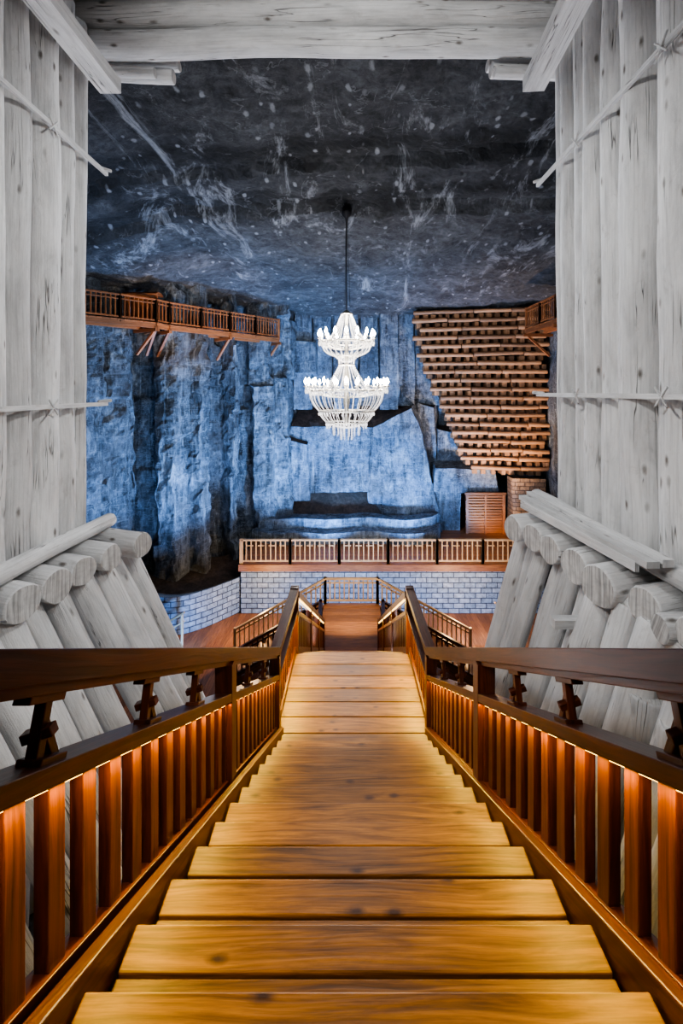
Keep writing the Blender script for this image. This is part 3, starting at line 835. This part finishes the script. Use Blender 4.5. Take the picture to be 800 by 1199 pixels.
# added fill spots for the log walls and lintel, no fixtures here
WH=(1,.995,.98)
spot("tunnel_fill",(1.2,2.2,2.4),(-2.8,4.3,.1),430,WH,88,1.0,.2)
spot("tunnel_fill",(-1.2,2.2,2.4),(2.4,4.6,.1),370,WH,88,1.0,.2)
spot("tunnel_fill",(1.2,.8,1.0),(-2.4,4.2,-2.2),270,WH,56,1.0,.25)
spot("tunnel_fill",(-1.2,.8,1.0),(2.0,4.2,-2.2),270,WH,56,1.0,.25)
spot("tunnel_fill",(-.8,2.2,3.0),(-.9,4.8,4.25),130,WH,78,1.0,.15)
spot("tunnel_fill",(.8,2.2,3.0),(.9,4.8,4.25),130,WH,78,1.0,.15)
spot("portal_fill",(0,8.2,3.9),(-2.5,4.4,.5),320,(.82,.90,1),70,1.0,.15)  # added bluish backlight on the logs from the chamber side, no fixture
spot("portal_fill",(0,8.2,3.9),(2.3,4.6,.5),320,(.82,.90,1),70,1.0,.15)
# chandelier
point("chandelier_lamp",(CX,CY,2.3),400,(1,.96,.93),.3)
point("chandelier_lamp",(CX,CY,.6),400,(1,.96,.93),.4)
# blue floods
spot("floodlight",(-4.3,18.2,-7.0),(-9.2,19.8,0),6500,BL,105,.8,.1)
spot("floodlight",(-2.6,20.9,-7.4),(-5.8,24,-.5),4000,BL,100,.8,.1)
spot("floodlight",(-1.2,20.9,-7.5),(-1.2,26,-1.5),5000,BL,115,.8,.15)
spot("floodlight",(3.0,20.9,-7.5),(2.6,26,-.5),5000,BL,115,.8,.15)
spot("floodlight",(-7.6,16.2,-9.8),(-11,18,-1),2500,BL,100,.8,.1)
spot("floodlight",(0,18.3,-6.9),(0,23.5,-7.0),160,BW,110,.8,.04)
spot("floodlight",(6.5,21.2,-7.4),(6,26,-3),1500,BL,120,.8,.15)
area("floodlight",(0,17.5,-6.0),(0,23,5),6,1,850,BL)
area("floodlight",(-1,9,-6),(0,12.0,7),6,2,1200,(.86,.91,1.0))
area("floodlight",(-1,13.5,-4),(0,18.0,7),6,1,600,(.80,.87,1.0))
# warm
spot("floodlight",(7.4,20.7,-7.2),(7.8,25,1.5),5500,WARM,85,.8)
spot("floodlight",(7.5,22.5,-7.0),(8.6,25,-6),260,WARM,120)
area("terrace_lamp",(1.5,18.6,-7.0),(1.5,20.2,-7.3),12,.15,120,(1,.74,.45))
area("terrace_lamp",(1.5,21.2,-6.2),(1.5,20.8,-7.8),12,.1,70,(1,.72,.42))
point("wall_lamp",(-3.8,17.9,-8.4),330,WARM,.1)
point("wall_lamp",(4.8,17.9,-8.4),330,WARM,.1)
spot("wall_lamp",(0.05,14.6,-6.2),(0,17,-8.2),420,(1,.75,.45),120)
area("floodlight",(1.5,17.4,-9.6),(1.5,20.1,-9.2),11,.3,280,BL)
spot("floodlight",(-6.0,16.3,-9.6),(-7.4,18.4,-9.2),360,BL,120)
spot("floodlight",(-5.0,15.2,-1.0),(-7.0,20.0,3.6),1500,WARM,60)

w=bpy.data.worlds.new("world"); sc.world=w; w.use_nodes=True
w.node_tree.nodes["Background"].inputs[0].default_value=(.25,.32,.45,1)
w.node_tree.nodes["Background"].inputs[1].default_value=.1

cam=bpy.data.cameras.new("camera"); co=bpy.data.objects.new("camera",cam); sc.collection.objects.link(co)
cam.sensor_width=36; cam.lens=514/1199*36; cam.shift_x=-10/1199; cam.shift_y=-139.5/1199
cam.clip_start=.05; cam.clip_end=200
co.location=(0,0,0); co.rotation_euler=(math.radians(90),0,0); sc.camera=co
bpy.context.view_layer.update()
for o in bpy.data.objects:
    if o.parent is None: o.location.z+=ZOFF
